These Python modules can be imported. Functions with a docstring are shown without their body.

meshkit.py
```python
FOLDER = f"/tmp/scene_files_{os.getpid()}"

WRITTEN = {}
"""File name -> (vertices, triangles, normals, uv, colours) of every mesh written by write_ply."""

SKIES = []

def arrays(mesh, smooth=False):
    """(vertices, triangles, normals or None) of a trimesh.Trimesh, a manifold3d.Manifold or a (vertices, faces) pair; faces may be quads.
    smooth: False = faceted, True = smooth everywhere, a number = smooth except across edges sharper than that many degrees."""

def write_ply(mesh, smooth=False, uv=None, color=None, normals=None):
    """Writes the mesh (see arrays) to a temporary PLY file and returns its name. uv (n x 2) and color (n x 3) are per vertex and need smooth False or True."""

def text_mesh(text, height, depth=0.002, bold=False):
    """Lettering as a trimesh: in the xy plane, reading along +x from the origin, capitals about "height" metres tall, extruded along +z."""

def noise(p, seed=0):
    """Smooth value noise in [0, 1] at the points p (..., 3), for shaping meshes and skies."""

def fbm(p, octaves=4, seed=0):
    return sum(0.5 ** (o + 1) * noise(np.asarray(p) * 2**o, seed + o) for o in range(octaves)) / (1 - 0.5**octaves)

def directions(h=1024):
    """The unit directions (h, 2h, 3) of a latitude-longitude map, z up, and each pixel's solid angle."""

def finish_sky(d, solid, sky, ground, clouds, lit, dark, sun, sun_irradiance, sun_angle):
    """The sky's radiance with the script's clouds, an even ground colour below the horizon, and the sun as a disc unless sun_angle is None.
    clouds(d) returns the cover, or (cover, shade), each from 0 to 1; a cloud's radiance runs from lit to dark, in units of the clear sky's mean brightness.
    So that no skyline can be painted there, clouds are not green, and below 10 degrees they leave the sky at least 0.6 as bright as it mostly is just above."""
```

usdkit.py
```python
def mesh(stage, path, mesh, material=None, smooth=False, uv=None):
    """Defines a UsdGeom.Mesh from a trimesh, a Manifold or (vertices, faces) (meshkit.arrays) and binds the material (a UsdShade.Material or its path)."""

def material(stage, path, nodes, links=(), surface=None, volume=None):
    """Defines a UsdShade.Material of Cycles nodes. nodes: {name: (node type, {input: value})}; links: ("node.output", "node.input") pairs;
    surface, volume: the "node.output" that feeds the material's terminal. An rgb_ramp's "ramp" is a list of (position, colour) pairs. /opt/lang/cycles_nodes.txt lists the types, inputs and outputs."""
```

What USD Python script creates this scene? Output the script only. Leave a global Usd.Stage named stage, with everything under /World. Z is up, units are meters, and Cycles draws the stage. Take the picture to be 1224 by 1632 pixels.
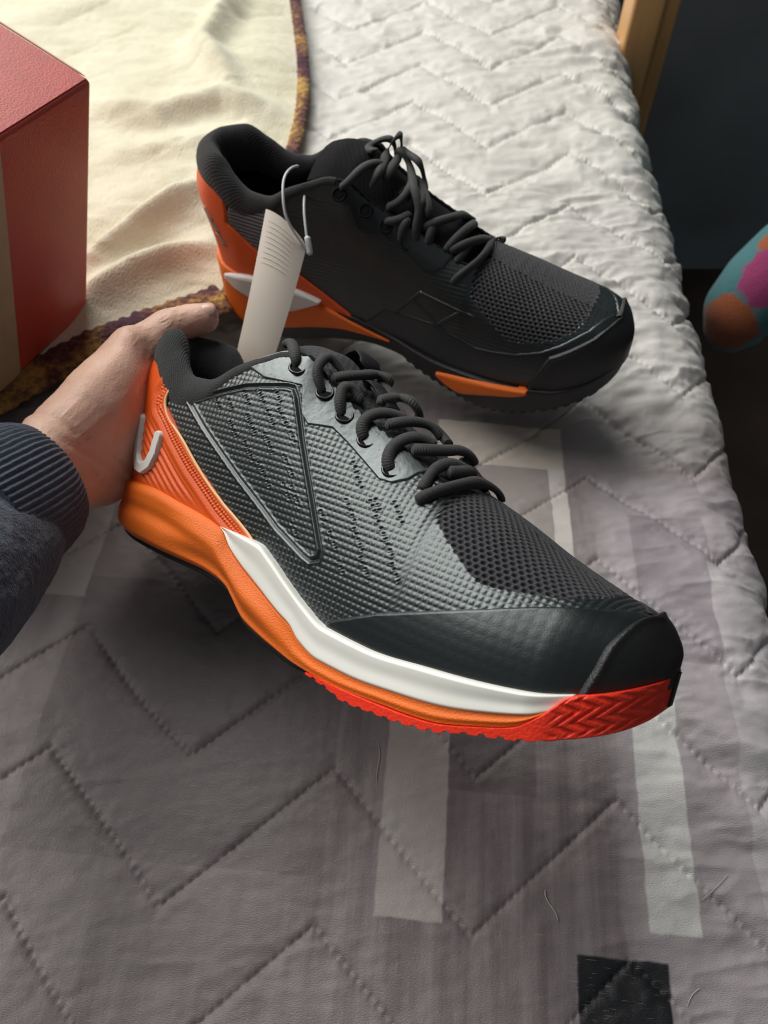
import math, numpy as np, trimesh, manifold3d as m3, usdkit, meshkit
from scipy.interpolate import PchipInterpolator, CubicSpline
from scipy.spatial.transform import Rotation
from pxr import Usd, UsdGeom, UsdLux, UsdShade, Gf, Sdf

stage = Usd.Stage.CreateInMemory()
UsdGeom.SetStageUpAxis(stage, 'Z')
UsdGeom.SetStageMetersPerUnit(stage, 1.0)
world = UsdGeom.Xform.Define(stage, '/World')
stage.SetDefaultPrim(world.GetPrim())
UsdGeom.Scope.Define(stage, '/World/Looks')

# ------------------------------------------------------------------ camera, light, exposure
PITCH, EYE_H, FPX = math.radians(56.1285572), 0.40091270, 1250.0      # looks down at the bed, focal length in photo pixels (1224 wide)
cam = UsdGeom.Camera.Define(stage, '/World/camera')
cp, sp = math.cos(PITCH), math.sin(PITCH)
cam.AddTransformOp().Set(Gf.Matrix4d(1, 0, 0, 0, 0, sp, cp, 0, 0, -cp, sp, 0, 0, 0, EYE_H, 1))
cam.CreateHorizontalApertureAttr(36.0)
cam.CreateVerticalApertureAttr(48.0)
cam.CreateFocalLengthAttr(36.0 * FPX / 1224)
cam.CreateFStopAttr(36.0 * FPX / 1224 / 2.2)
cam.CreateFocusDistanceAttr(0.335)
cam.CreateClippingRangeAttr(Gf.Vec2f(0.02, 50))
cam.CreateExposureAttr(0.38)

def rect_light(name, pos, aim, w, h, power, color):
    L = UsdLux.RectLight.Define(stage, '/World/' + name)
    z = np.array(pos, float) - np.array(aim, float); z /= np.linalg.norm(z)
    x = np.cross([0, 0, 1.0], z); x /= np.linalg.norm(x); y = np.cross(z, x)
    L.AddTransformOp().Set(Gf.Matrix4d(*x, 0, *y, 0, *z, 0, *pos, 1))
    L.CreateWidthAttr(w); L.CreateHeightAttr(h); L.CreateIntensityAttr(power); L.CreateColorAttr(Gf.Vec3f(*color))
    return L
# the room's window: beyond the head of the bed
rect_light('window_light', (-1.25, 1.62, 1.85), (0.0, 0.30, 0.05), 3.1, 2.1, 4.9, (1.0, 0.99, 0.94))
dome = UsdLux.DomeLight.Define(stage, '/World/room_ambient')
dome.CreateIntensityAttr(1.0)

# ------------------------------------------------------------------ helpers
def mat(name, nodes, links=(), surface='p.BSDF'):
    return usdkit.material(stage, '/World/Looks/' + name, nodes, list(links), surface=surface)
am = usdkit.material(stage, '/World/Looks/ambient', {'b': ('background_shader', {'color': (0.92, 0.97, 1.0), 'strength': 0.10})}, [], surface='b.background')
UsdShade.MaterialBindingAPI.Apply(dome.GetPrim()).Bind(am)

USED = {}
def free(path):
    n = USED.get(path, -1) + 1; USED[path] = n
    return path if n == 0 else '%s_%03d' % (path, n)
def tag(o, label=None, category=None, group=None, kind=None):
    o = o.GetPrim() if hasattr(o, 'GetPrim') else o
    for k, v in (('label', label), ('category', category), ('group', group), ('kind', kind)):
        if v: o.SetCustomDataByKey(k, v)
    return o
def thing(name, label, category):
    return tag(UsdGeom.Xform.Define(stage, free('/World/' + name)), label, category)
def obj(name, mesh, m, parent=None, smooth=True, uv=None, label=None):
    if isinstance(mesh, tuple):
        v, f = np.asarray(mesh[0], float), np.asarray(mesh[1]); f = tris(f) if f.shape[1] == 4 else f
        u = np.unique(f)
        if len(u) < len(v): k = np.zeros(len(v), int); k[u] = np.arange(len(u)); v, f = v[u], k[f]; uv = None if uv is None else np.asarray(uv)[u]
        mesh = (v, f)
    base = str(parent.GetPath()) if parent is not None else '/World'
    o = usdkit.mesh(stage, free(base + '/' + name), mesh, m, smooth=smooth, uv=uv).GetPrim()
    if label: o.SetCustomDataByKey('label', label)
    return o
def curve(*pts):
    a = np.array(pts, float); f = PchipInterpolator(a[:, 0], a[:, 1])
    return lambda x: f(np.clip(x, a[0, 0], a[-1, 0]))
def smooth(a, b, x):
    t = np.clip((np.asarray(x, float) - a) / (b - a), 0, 1); return t * t * (3 - 2 * t)
def at(px, py, dist):
    """The world point at DIST metres from the eye along the photo's pixel."""
    u, v = (px - 612) / FPX, -(py - 816) / FPX
    d = np.array([u, cp + v * sp, -sp + v * cp]); d /= np.linalg.norm(d)
    return np.array([0, 0, EYE_H]) + dist * d
def on_plane(px, py, z=0.0):
    u, v = (px - 612) / FPX, -(py - 816) / FPX
    d = np.array([u, cp + v * sp, -sp + v * cp])
    return np.array([0, 0, EYE_H]) + d * (z - EYE_H) / d[2]
def gridfaces(nx, nt, flip=False, close=False):
    i, j = np.meshgrid(np.arange(nx - 1), np.arange(nt if close else nt - 1), indexing='ij')
    a = i * nt + j; b = i * nt + (j + 1) % nt
    q = np.stack([a, a + nt, b + nt, b], -1).reshape(-1, 4)
    return q[:, ::-1] if flip else q
def tris(q): return np.vstack([q[:, [0, 1, 2]], q[:, [0, 2, 3]]])
def loft(rings, cap=True):
    """Closed rings (n, k, 3) as a tube, its ends closed."""
    R = np.asarray(rings); n, k = R.shape[:2]
    v = R.reshape(-1, 3); f = tris(gridfaces(n, k, close=True))
    if cap:
        c0, c1 = len(v), len(v) + 1
        v = np.vstack([v, R[0].mean(0), R[-1].mean(0)]); j = np.arange(k); e = (n - 1) * k
        f = np.vstack([f, np.stack([j, (j + 1) % k, np.full(k, c0)], 1), np.stack([e + (j + 1) % k, e + j, np.full(k, c1)], 1)])
    m = trimesh.Trimesh(v, f, process=False)
    if m.volume < 0: m.invert()
    return m
def spline(pts, step):
    p = np.array(pts, float); s = np.r_[0, np.cumsum(np.linalg.norm(np.diff(p, axis=0), axis=1))]
    f = CubicSpline(s, p) if len(p) > 2 else (lambda q: p[0] + (p[1] - p[0]) * (np.asarray(q)[:, None] / s[1]))
    return f(np.linspace(0, s[-1], max(int(s[-1] / step), 6)))
def frames(p):
    t = np.gradient(p, axis=0); t /= np.linalg.norm(t, axis=1, keepdims=True) + 1e-12
    a = np.zeros_like(p); a[0] = np.cross(t[0], [0.3, 0.2, 1.0]); a[0] /= np.linalg.norm(a[0])
    for i in range(1, len(p)):
        q = a[i - 1] - t[i] * (a[i - 1] @ t[i]); a[i] = q / (np.linalg.norm(q) + 1e-12)
    return t, a, np.cross(t, a)
def tube(pts, r, sides=12, step=0.002, rings=None, up=None, flat=1.0):
    """A rope along the points: r its radius; rings = (pitch, depth) of a braid's ribs; up = the thin direction of a flattened rope."""
    p = spline(pts, step); t, a, b = frames(p)
    if up is not None:
        b = up - t * (t @ up)[:, None] if np.ndim(up) == 1 else up; b /= np.linalg.norm(b, axis=1, keepdims=True) + 1e-12; a = np.cross(b, t)
    s = np.r_[0, np.cumsum(np.linalg.norm(np.diff(p, axis=0), axis=1))]
    k = np.ones(len(p)) * r
    ang = np.arange(sides) * 2 * np.pi / sides
    if rings: 
        ph = s[:, None] / rings[0] * 2 * np.pi + 1.6 * np.sin(ang)[None] * 0.9
        k = k[:, None] * (1 + rings[1] * np.sin(ph))
    else: k = np.repeat(k[:, None], sides, 1)
    e = np.minimum(s, s[-1] - s); k = k * np.sqrt(np.clip(e / r * 2 + .05, 0, 1))[:, None]
    ring = p[:, None] + k[..., None] * (np.cos(ang)[None, :, None] * a[:, None] + flat * np.sin(ang)[None, :, None] * b[:, None])
    return loft(ring)
def rounded_hull(points, r, seg=16):
    sp_ = m3.Manifold.sphere(r, seg)
    return m3.Manifold.batch_hull([sp_.translate(list(map(float, p))) for p in points])
def to_tri(m):
    q = m.to_mesh(); return trimesh.Trimesh(q.vert_properties[:, :3], q.tri_verts, process=False)
def poly_sd(px, py, poly):
    """Signed distance to the closed polygon, negative inside."""
    poly = np.asarray(poly, float); d = np.full(px.shape, 1e9); ins = np.zeros(px.shape, bool)
    for (x0, y0), (x1, y1) in zip(poly, np.roll(poly, -1, 0)):
        ex, ey = x1 - x0, y1 - y0; wx, wy = px - x0, py - y0
        t = np.clip((wx * ex + wy * ey) / (ex * ex + ey * ey + 1e-18), 0, 1)
        d = np.minimum(d, np.hypot(wx - t * ex, wy - t * ey))
        c = (y0 <= py) != (y1 <= py)
        ins ^= c & (px < x0 + (py - y0) / (ey if ey else 1e-18) * ex)
    return np.where(ins, -d, d)
def line_d(px, py, pts):
    d = np.full(px.shape, 1e9); s = np.zeros(px.shape); L = 0
    for (x0, y0), (x1, y1) in zip(pts[:-1], pts[1:]):
        ex, ey = x1 - x0, y1 - y0; l = math.hypot(ex, ey); wx, wy = px - x0, py - y0
        t = np.clip((wx * ex + wy * ey) / (l * l), 0, 1); q = np.hypot(wx - t * ex, wy - t * ey)
        s = np.where(q < d, L + t * l, s); d = np.minimum(d, q); L += l
    return d, s

# ------------------------------------------------------------------ materials
def plain(name, color, rough=0.5, spec=0.5, bump=None, vary=None, **more):
    """bump: (scale, distance[, detail]); vary: (scale, amount) of uneven tone."""
    n = {'p': ('principled_bsdf', {'base_color': color, 'roughness': rough, 'specular_ior_level': spec, **more}), 'g': ('geometry', {})}
    l = []
    if bump:
        n['bn'] = ('noise_texture', {'scale': bump[0], 'detail': bump[2] if len(bump) > 2 else 2.0})
        n['bu'] = ('bump', {'strength': 1.0, 'distance': bump[1], 'height': 0.0})
        l += [('g.position', 'bn.vector'), ('bn.fac', 'bu.height'), ('bu.normal', 'p.normal')]
    if vary:
        n['vn'] = ('noise_texture', {'scale': vary[0], 'detail': 4.0})
        lo, hi = [max(0, c * (1 - vary[1])) for c in color], [min(1, c * (1 + vary[1])) for c in color]
        n['vr'] = ('rgb_ramp', {'ramp': [(0.3, lo), (0.7, hi)]})
        l += [('g.position', 'vn.vector'), ('vn.fac', 'vr.fac'), ('vr.color', 'p.base_color')]
    return mat(name, n, l)
M = {}
M['upper'] = plain('black_coated_mesh', (0.008, 0.0105, 0.0112), 0.36, 0.9, bump=(2600, 0.00010), coat_weight=0.2, coat_roughness=0.32, specular_tint=(.90, .99, 1.0))
M['smooth_black'] = plain('smooth_black_film', (0.007, 0.0085, 0.0095), 0.36, 0.7, bump=(1600, 0.00006), coat_weight=0.12, coat_roughness=0.3, specular_tint=(.90, .99, 1.0))
M['eyestay'] = plain('eyestay_film', (0.026, 0.033, 0.035), 0.36, 1.0, bump=(900, 0.00010), specular_tint=(.90, .99, 1.0), coat_weight=0.4, coat_roughness=0.36)
M['bumper'] = plain('toe_rubber', (0.008, 0.008, 0.009), 0.42, 0.5, bump=(1900, 0.0003))
M['mesh'] = plain('toe_mesh', (0.026, 0.025, 0.031), 0.7, 0.4, sheen_weight=0.10, bump=(4000, 0.0002))
M['knit'] = plain('collar_knit', (0.018, 0.018, 0.020), 0.8, 0.3, bump=(2600, 0.0005), sheen_weight=0.2)
M['lining'] = plain('lining_cloth', (0.008, 0.008, 0.009), 0.9, 0.2, bump=(2500, 0.0004))
M['lace'] = plain('lace_cord', (0.016, 0.016, 0.017), 0.6, 0.4, bump=(3000, 0.0003), sheen_weight=0.15)
M['grey_mesh'] = plain('grey_mesh', (0.11, 0.11, 0.115), 0.6, 0.4, bump=(2000, 0.0004))
M['orange'] = plain('orange_foam', (0.80, 0.155, 0.012), 0.5, 0.4, bump=(1500, 0.0004, 4.0))
M['orange_tpu'] = plain('orange_heel', (0.74, 0.10, 0.012), 0.45, 0.45, bump=(1800, 0.0002))
M['red'] = plain('red_rubber', (0.80, 0.035, 0.012), 0.42, 0.45, bump=(900, 0.0003))
M['white'] = plain('white_foam', (0.76, 0.75, 0.70), 0.34, 0.45)
M['piping'] = plain('pale_piping', (0.85, 0.50, 0.25), 0.5, 0.4)
M['logo'] = plain('pale_logo', (0.72, 0.71, 0.68), 0.4, 0.5)
M['grey_logo'] = plain('grey_print', (0.36, 0.22, 0.18), 0.5, 0.5)
M['metal'] = plain('dark_eyelet', (0.05, 0.05, 0.05), 0.25, 0.5, metallic=1.0)
M['tread'] = plain('black_tread', (0.01, 0.01, 0.011), 0.55, 0.4, bump=(1200, 0.0004))
M['webbing'] = plain('tongue_webbing', (0.016, 0.016, 0.018), 0.7, 0.3, bump=(2500, 0.0003))

def mesh_obj_uv(name, v, f, m, uv, parent=None):
    return obj(name, (v, f), m, parent, smooth=True, uv=uv)

# ------------------------------------------------------------------ the bed: quilt, drape
PHI = math.radians(5.0); CF, SF = math.cos(PHI), math.sin(PHI)
def ab(x, y): return x * CF - y * SF, x * SF + y * CF
def xy(a, b): return a * CF + b * SF, -a * SF + b * CF
A_EDGE, R_EDGE = 0.158, 0.050
def stitch(a, b):
    """Distance (m) to the nearest zigzag seam, and the run along it."""
    w = 0.006 * (meshkit.noise(np.stack([a * 14, b * 14, 0 * a], -1), 3) - .5)
    f = np.abs((a + w + .0365 + .072) % .144 - .072) / .072
    q = (b - .109 + w * .8 + .068 * f + .035) % .070 - .035
    return np.abs(q) * .727, a * 1.375
def quilt_height(a, b):
    d, run = stitch(a, b)
    P = np.stack([a, b, 0 * a], -1)
    n1 = meshkit.fbm(P * [13, 34, 1], 3, 11) - .5
    n2 = meshkit.fbm(P * [38, 95, 1], 3, 12) - .5
    n3 = meshkit.fbm(P * [9, 9, 1], 2, 13) - .5
    n4 = meshkit.fbm(P * [150, 190, 1], 2, 14) - .5
    far = smooth(.30, .52, b); edge = smooth(.06, .17, a)
    calm = np.clip(.16 + .55 * far + .30 * edge * smooth(.28, .18, a), 0, .85)
    z = -(.0007 + .0013 * calm) * np.exp(-(d / .0022) ** 2) - (.0004 + .0013 * calm) * np.exp(-(d / .011) ** 2)
    n5 = np.abs(meshkit.fbm(np.stack([a * 22 + b * 14, b * 62 - a * 12, 0 * a], -1), 3, 16) - .5)
    z += calm * (.007 * n1 + .0034 * n2 - .0145 * n5) * smooth(.32, .20, a) + .007 * n3
    z += (.0004 + (.0006 + .0017 * calm) * np.exp(-(d / .012) ** 2)) * n4
    dent = np.exp(-(d / .0009) ** 2) * (.5 + .5 * np.cos(2 * np.pi * run / .0047)) ** 1.3
    z -= .0013 * dent
    # long diagonal folds where the cloth goes over the edge
    fold = np.sin((a * .55 + b) * 2 * np.pi / .047 + 5 * n3 + 4 * n1)
    z += .0019 * smooth(.34, .22, a) * fold * smooth(.10, .19, a) * (.4 + .8 * meshkit.noise(P * [8, 8, 1], 15))
    x, y = xy(a, b)
    # the cloth gives under the standing shoe
    q = np.hypot((( x + .0) * .9 + (y - .40) * -.43) / .20, ((y - .405) * .9 + (x) * .43) / .075)
    return z - .013 * np.exp(-q ** 4) - .008 * smooth(1.8, .8, q) 
def quilt():
    s = np.r_[np.arange(-.56, -.26, .008), np.arange(-.26, A_EDGE + R_EDGE * 1.58 + .02, .0011), np.arange(A_EDGE + R_EDGE * 1.58 + .02, A_EDGE + R_EDGE * 1.57 + .28, .006)]
    b = np.r_[np.arange(-.10, .36, .0010), np.arange(.36, .62, .0017), np.arange(.62, 1.32, .0034)]
    S, B = np.meshgrid(s, b, indexing='ij')
    # the edge of the mattress wanders a little
    e = A_EDGE + .010 * np.sin(B * 5.0 + .6) - .012 * smooth(.55, 1.0, B)
    t = np.clip((S - e) / R_EDGE, 0, np.pi / 2); down = np.maximum(S - e - R_EDGE * np.pi / 2, 0)
    h = quilt_height(S, B)
    a = np.minimum(S, e) + R_EDGE * np.sin(t) + h * np.sin(t) + .10 * down * (1 + .5 * np.sin(B * 21 + 2 * np.sin(B * 9)))
    z = -R_EDGE * (1 - np.cos(t)) - down + h * np.cos(t)
    x, y = xy(a, B)
    v = np.stack([x, y, z], -1).reshape(-1, 3)
    f = tris(gridfaces(len(s), len(b)))
    return v, f, np.stack([S, B], -1).reshape(-1, 2)

def quilt_material():
    n = {'tc': ('texture_coordinate', {}), 'xyz': ('separate_xyz', {}), 'g': ('geometry', {}),
         'p': ('principled_bsdf', {'roughness': .47, 'specular_ior_level': .5, 'sheen_weight': .12, 'sheen_roughness': .35})}
    l = [('tc.UV', 'jit.vector1')]
    n['jn'] = ('noise_texture', {'scale': 90.0, 'detail': 2.0}); n['js'] = ('vector_math', {'math_type': 'scale', 'scale': .0022}); n['jit'] = ('vector_math', {'math_type': 'add'})
    l += [('tc.UV', 'jn.vector'), ('jn.color', 'js.vector1'), ('js.vector', 'jit.vector2'), ('jit.vector', 'xyz.vector')]
    cnt = [0]
    def m(kind, a, b, clamp=False):
        k = 'm%d' % cnt[0]; cnt[0] += 1
        d = {'math_type': kind, 'use_clamp': clamp}
        for i, q in (('value1', a), ('value2', b)):
            if isinstance(q, str): l.append((q, k + '.' + i))
            else: d[i] = float(q)
        n[k] = ('math', d); return k + '.value'
    O = .0011                       # the jitter's mean
    def rect(a0, a1, b0, b1, soft=.0008):
        def edge(co, v, up):
            k = 'r%d' % cnt[0]; cnt[0] += 1
            n[k] = ('map_range', {'range_type': 'smoothstep', 'from_min': v + O - soft, 'from_max': v + O + soft, 'to_min': 0.0 if up else 1.0, 'to_max': 1.0 if up else 0.0, 'clamp': True})
            l.append(('xyz.' + co, k + '.value')); return k + '.result'
        return m('multiply', m('multiply', edge('x', a0, True), edge('x', a1, False)), m('multiply', edge('y', b0, True), edge('y', b1, False)))
    # streaky taupe ground: threads along the bed
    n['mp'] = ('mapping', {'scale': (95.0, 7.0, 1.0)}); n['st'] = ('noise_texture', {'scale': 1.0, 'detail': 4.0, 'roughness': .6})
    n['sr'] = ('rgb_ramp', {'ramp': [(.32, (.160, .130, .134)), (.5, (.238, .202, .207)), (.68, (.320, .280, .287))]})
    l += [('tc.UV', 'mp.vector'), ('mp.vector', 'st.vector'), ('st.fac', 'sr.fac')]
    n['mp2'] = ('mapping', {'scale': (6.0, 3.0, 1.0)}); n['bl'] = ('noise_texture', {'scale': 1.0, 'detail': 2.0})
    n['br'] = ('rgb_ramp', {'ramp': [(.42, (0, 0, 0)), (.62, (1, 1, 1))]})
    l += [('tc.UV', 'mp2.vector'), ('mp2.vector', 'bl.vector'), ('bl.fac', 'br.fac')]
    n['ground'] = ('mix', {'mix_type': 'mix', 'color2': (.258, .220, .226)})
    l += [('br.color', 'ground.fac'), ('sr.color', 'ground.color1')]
    last = 'ground.color'
    def over(mask, color, amount=1.0):
        nonlocal last
        k = 'o%d' % cnt[0]; cnt[0] += 1
        n[k] = ('mix', {'mix_type': 'mix', 'color2': color})
        l.append((last, k + '.color1')); l.append(((m('multiply', mask, amount) if amount != 1 else mask), k + '.fac')); last = k + '.color'
    over(rect(-.9, .9, .385, 3.0, .022), (.565, .55, .515))                # the pale field: lighter print, with window light and sheen in its colour
    over(rect(.094, .9, .330, .60, .016), (.45, .43, .42), .6)
    over(rect(.108, .9, -.2, .318, .010), (.375, .335, .352))
    over(rect(.128, .175, .185, .285), (.29, .255, .278))
    over(rect(.170, .9, .05, .25), (.46, .43, .445))
    over(rect(-.190, -.035, .060, .209), (.16, .135, .136), .55)
    over(rect(-.5, -.190, .195, .30), (.40, .37, .362))
    over(rect(-.009, .0225, .046, .20), (.47, .43, .41))
    over(rect(.0225, .0665, .105, .19), (.15, .127, .13), .6)
    over(rect(.1165, .140, .050, .172), (.64, .63, .615))
    over(rect(.007, .092, .323, .362), (.58, .51, .45))
    over(rect(.081, .092, .195, .324), (.58, .54, .51))
    over(rect(.007, .081, .25, .323), (.33, .29, .275))
    over(rect(.083, .124, -.2, .0385), (.013, .014, .017))
    # slubs: short pale threads across, and the weave
    n['mp3'] = ('mapping', {'scale': (130.0, 1900.0, 1.0)}); n['sl'] = ('noise_texture', {'scale': 1.0, 'detail': 1.0})
    n['slr'] = ('rgb_ramp', {'ramp': [(.66, (0, 0, 0)), (.74, (1, 1, 1))]})
    l += [('tc.UV', 'mp3.vector'), ('mp3.vector', 'sl.vector'), ('sl.fac', 'slr.fac')]
    n['slm'] = ('mix', {'mix_type': 'mix', 'color2': (.42, .39, .38)})
    l += [(last, 'slm.color1'), (m('multiply', 'slr.color', .34), 'slm.fac'), ('slm.color', 'p.base_color')]
    n['w1'] = ('mapping', {'scale': (900.0, 2300.0, 1.0)}); n['wn'] = ('noise_texture', {'scale': 1.0, 'detail': 2.0}); n['bu'] = ('bump', {'strength': .8, 'distance': .0004})
    l += [('tc.UV', 'w1.vector'), ('w1.vector', 'wn.vector'), ('wn.fac', 'bu.height'), ('bu.normal', 'p.normal')]
    return mat('quilt_cloth', n, l)
v, f, uv = quilt()
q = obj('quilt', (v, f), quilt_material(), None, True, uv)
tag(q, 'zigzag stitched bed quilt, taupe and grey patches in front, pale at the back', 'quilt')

# lint and loose threads on the quilt
lint = plain('pale_lint', (.55, .53, .50), .8, .2)
def thread(pxs, r, label):
    pts = [on_plane(*p) for p in pxs]; out = []
    for p in pts:
        a_, b_ = ab(p[0], p[1]); out.append([p[0], p[1], float(quilt_height(np.array(a_), np.array(b_))) + r * 1.2 + .0006])
    tag(obj('thread', tube(out, r, 6, .0012), lint), label, 'thread')
thread([(868, 1418), (874, 1440), (884, 1455), (888, 1470)], .00026, 'short pale loose thread on the quilt left of the black square')
thread([(597, 1178), (605, 1200), (602, 1225), (600, 1250)], .00014, 'thin pale thread on the quilt under the red sole')
thread([(1116, 1436), (1135, 1420), (1160, 1393)], .00015, 'straight pale hair across the edge of the light strip')
thread([(1098, 1604), (1106, 1584), (1118, 1574)], .0002, 'curled pale thread right of the black square')

# ------------------------------------------------------------------ cream blanket and its braided hem
EDGE = np.array([(-.62, .17), (-.46, .245), (-.36, .305), (-.262, .352), (-.213, .395), (-.160, .428), (-.118, .452), (-.095, .52), (-.082, .62), (-.076, .69), (-.080, .80), (-.098, .945), (-.11, 1.10), (-.10, 1.35)])
def blanket_z(x, y):
    P = np.stack([x, y, 0 * x], -1)
    z = .012 + .011 * (meshkit.fbm(P * 4.5, 2, 21) - .5) + .007 * (meshkit.fbm(np.stack([x * 7 + y * 5, y * 13 - x * 6, 0 * x], -1), 2, 22) - .5)
    z = z + .0007 * (meshkit.fbm(P * [190, 120, 1], 2, 23) - .5)
    for pts, hgt, wid in FOLDS:
        d, s = line_d(x, y, pts); L = sum(math.dist(p_, q_) for p_, q_ in zip(pts[:-1], pts[1:]))
        z = z + hgt * np.exp(-(d / wid) ** 2) * smooth(-.02, .05, s + .02) * smooth(-.02, .06, L - s + .02)
    return z
def wl(*px): return [tuple(on_plane(*p)[:2]) for p in px]
FOLDS = [(wl((140, 470), (230, 395), (330, 325)), .020, .012), (wl((150, 505), (240, 450), (335, 415)), .018, .011), (wl((145, 415), (240, 350), (300, 318)), -.006, .016),
         (wl((170, 200), (260, 215), (360, 190), (430, 200)), .016, .016), (wl((380, 30), (330, 110), (370, 160)), .018, .014), (wl((60, 60), (180, 40), (330, 60)), .009, .03),
         (wl((200, 270), (300, 255), (400, 230)), .007, .015)]
def box_floor(x, y): return 0 * x
def blanket():
    e = spline(EDGE, .0033); n = len(e)
    inner = np.stack([np.linspace(-1.15, -.78, n), np.linspace(.45, 1.6, n)], 1)
    v = np.r_[np.linspace(0, .30, 110), np.linspace(.30, 1, 120)[1:]]
    X = e[:, None, 0] * (1 - v) + inner[:, None, 0] * v; Y = e[:, None, 1] * (1 - v) + inner[:, None, 1] * v
    Z = np.maximum(blanket_z(X, Y) * smooth(-.03, .06, v[None] + 0 * X) + .004, .003)
    a_, b_ = ab(X, Y); Z = Z + np.minimum(quilt_height(a_, b_), .004) * .4
    return np.stack([X, Y, Z], -1), e
BL, BE = blanket()
def fur_material():
    n = {'g': ('geometry', {}), 'p': ('principled_bsdf', {'roughness': .95, 'specular_ior_level': .1, 'sheen_weight': .35, 'sheen_roughness': .5}),
         'v': ('noise_texture', {'scale': 30.0, 'detail': 5.0}), 'r': ('rgb_ramp', {'ramp': [(.3, (.61, .58, .43)), (.7, (.72, .69, .54))]}),
         'm': ('mapping', {'scale': (900.0, 420.0, 600.0), 'rotation': (0, 0, .5)}), 'b': ('noise_texture', {'scale': 1.0, 'detail': 3.0}), 'u': ('bump', {'strength': .9, 'distance': .0012})}
    return mat('cream_plush', n, [('g.position', 'v.vector'), ('v.fac', 'r.fac'), ('r.color', 'p.base_color'), ('g.position', 'm.vector'), ('m.vector', 'b.vector'), ('b.fac', 'u.height'), ('u.normal', 'p.normal')])
blk = thing('blanket', 'cream plush blanket spread under the red box, with a purple and ochre braided hem', 'blanket')
obj('plush', (BL.reshape(-1, 3), tris(gridfaces(*BL.shape[:2], flip=True))), fur_material(), blk)
def hem_material():
    n = {'g': ('geometry', {}), 'p': ('principled_bsdf', {'roughness': .9, 'specular_ior_level': .15, 'sheen_weight': .1}),
         'v': ('noise_texture', {'scale': 26.0, 'detail': 3.0}), 'w': ('noise_texture', {'scale': 260.0, 'detail': 3.0}), 'x': ('mix', {'mix_type': 'mix', 'fac': .3}),
         'r': ('rgb_ramp', {'ramp': [(.42, (.060, .022, .036)), (.50, (.115, .050, .045)), (.56, (.25, .13, .05)), (.63, (.46, .29, .08)), (.70, (.15, .065, .045))]}),
         'u': ('bump', {'strength': 1.0, 'distance': .003})}
    return mat('braided_hem', n, [('g.position', 'v.vector'), ('g.position', 'w.vector'), ('v.fac', 'x.color1'), ('w.fac', 'x.color2'), ('x.color', 'r.fac'), ('r.color', 'p.base_color'), ('w.fac', 'u.height'), ('u.normal', 'p.normal')])
HM = hem_material()
def hem(e0, z, r, seed, wide):
    p = spline(np.c_[e0, np.full(len(e0), z)], .0022); t, a, b = frames(p)
    b = np.zeros_like(p); b[:, 2] = 1; a = np.cross(b, t)
    s = np.arange(len(p)) * .0022; ang = np.linspace(0, 2 * np.pi, 26, endpoint=False)
    k = r * (1 + .07 * np.sin(s[:, None] / .0085 * 2 * np.pi + 2 * np.sin(ang)[None])) * (.80 + .40 * meshkit.fbm(np.stack([s[:, None] * 160 + 0 * ang, np.cos(ang)[None] * 1.5 + 0 * s[:, None], np.sin(ang)[None] * 1.5 + 0 * s[:, None]], -1), 3, seed))
    return loft(p[:, None] + k[..., None] * (wide * np.cos(ang)[None, :, None] * a[:, None] + .6 * np.sin(ang)[None, :, None] * b[:, None]))
obj('hem', hem(EDGE[6:], .010, .0058, 31, 1.0), HM, blk)
obj('hem', hem(EDGE[:7], .010, .0075, 32, 2.1), HM, blk)

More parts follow.
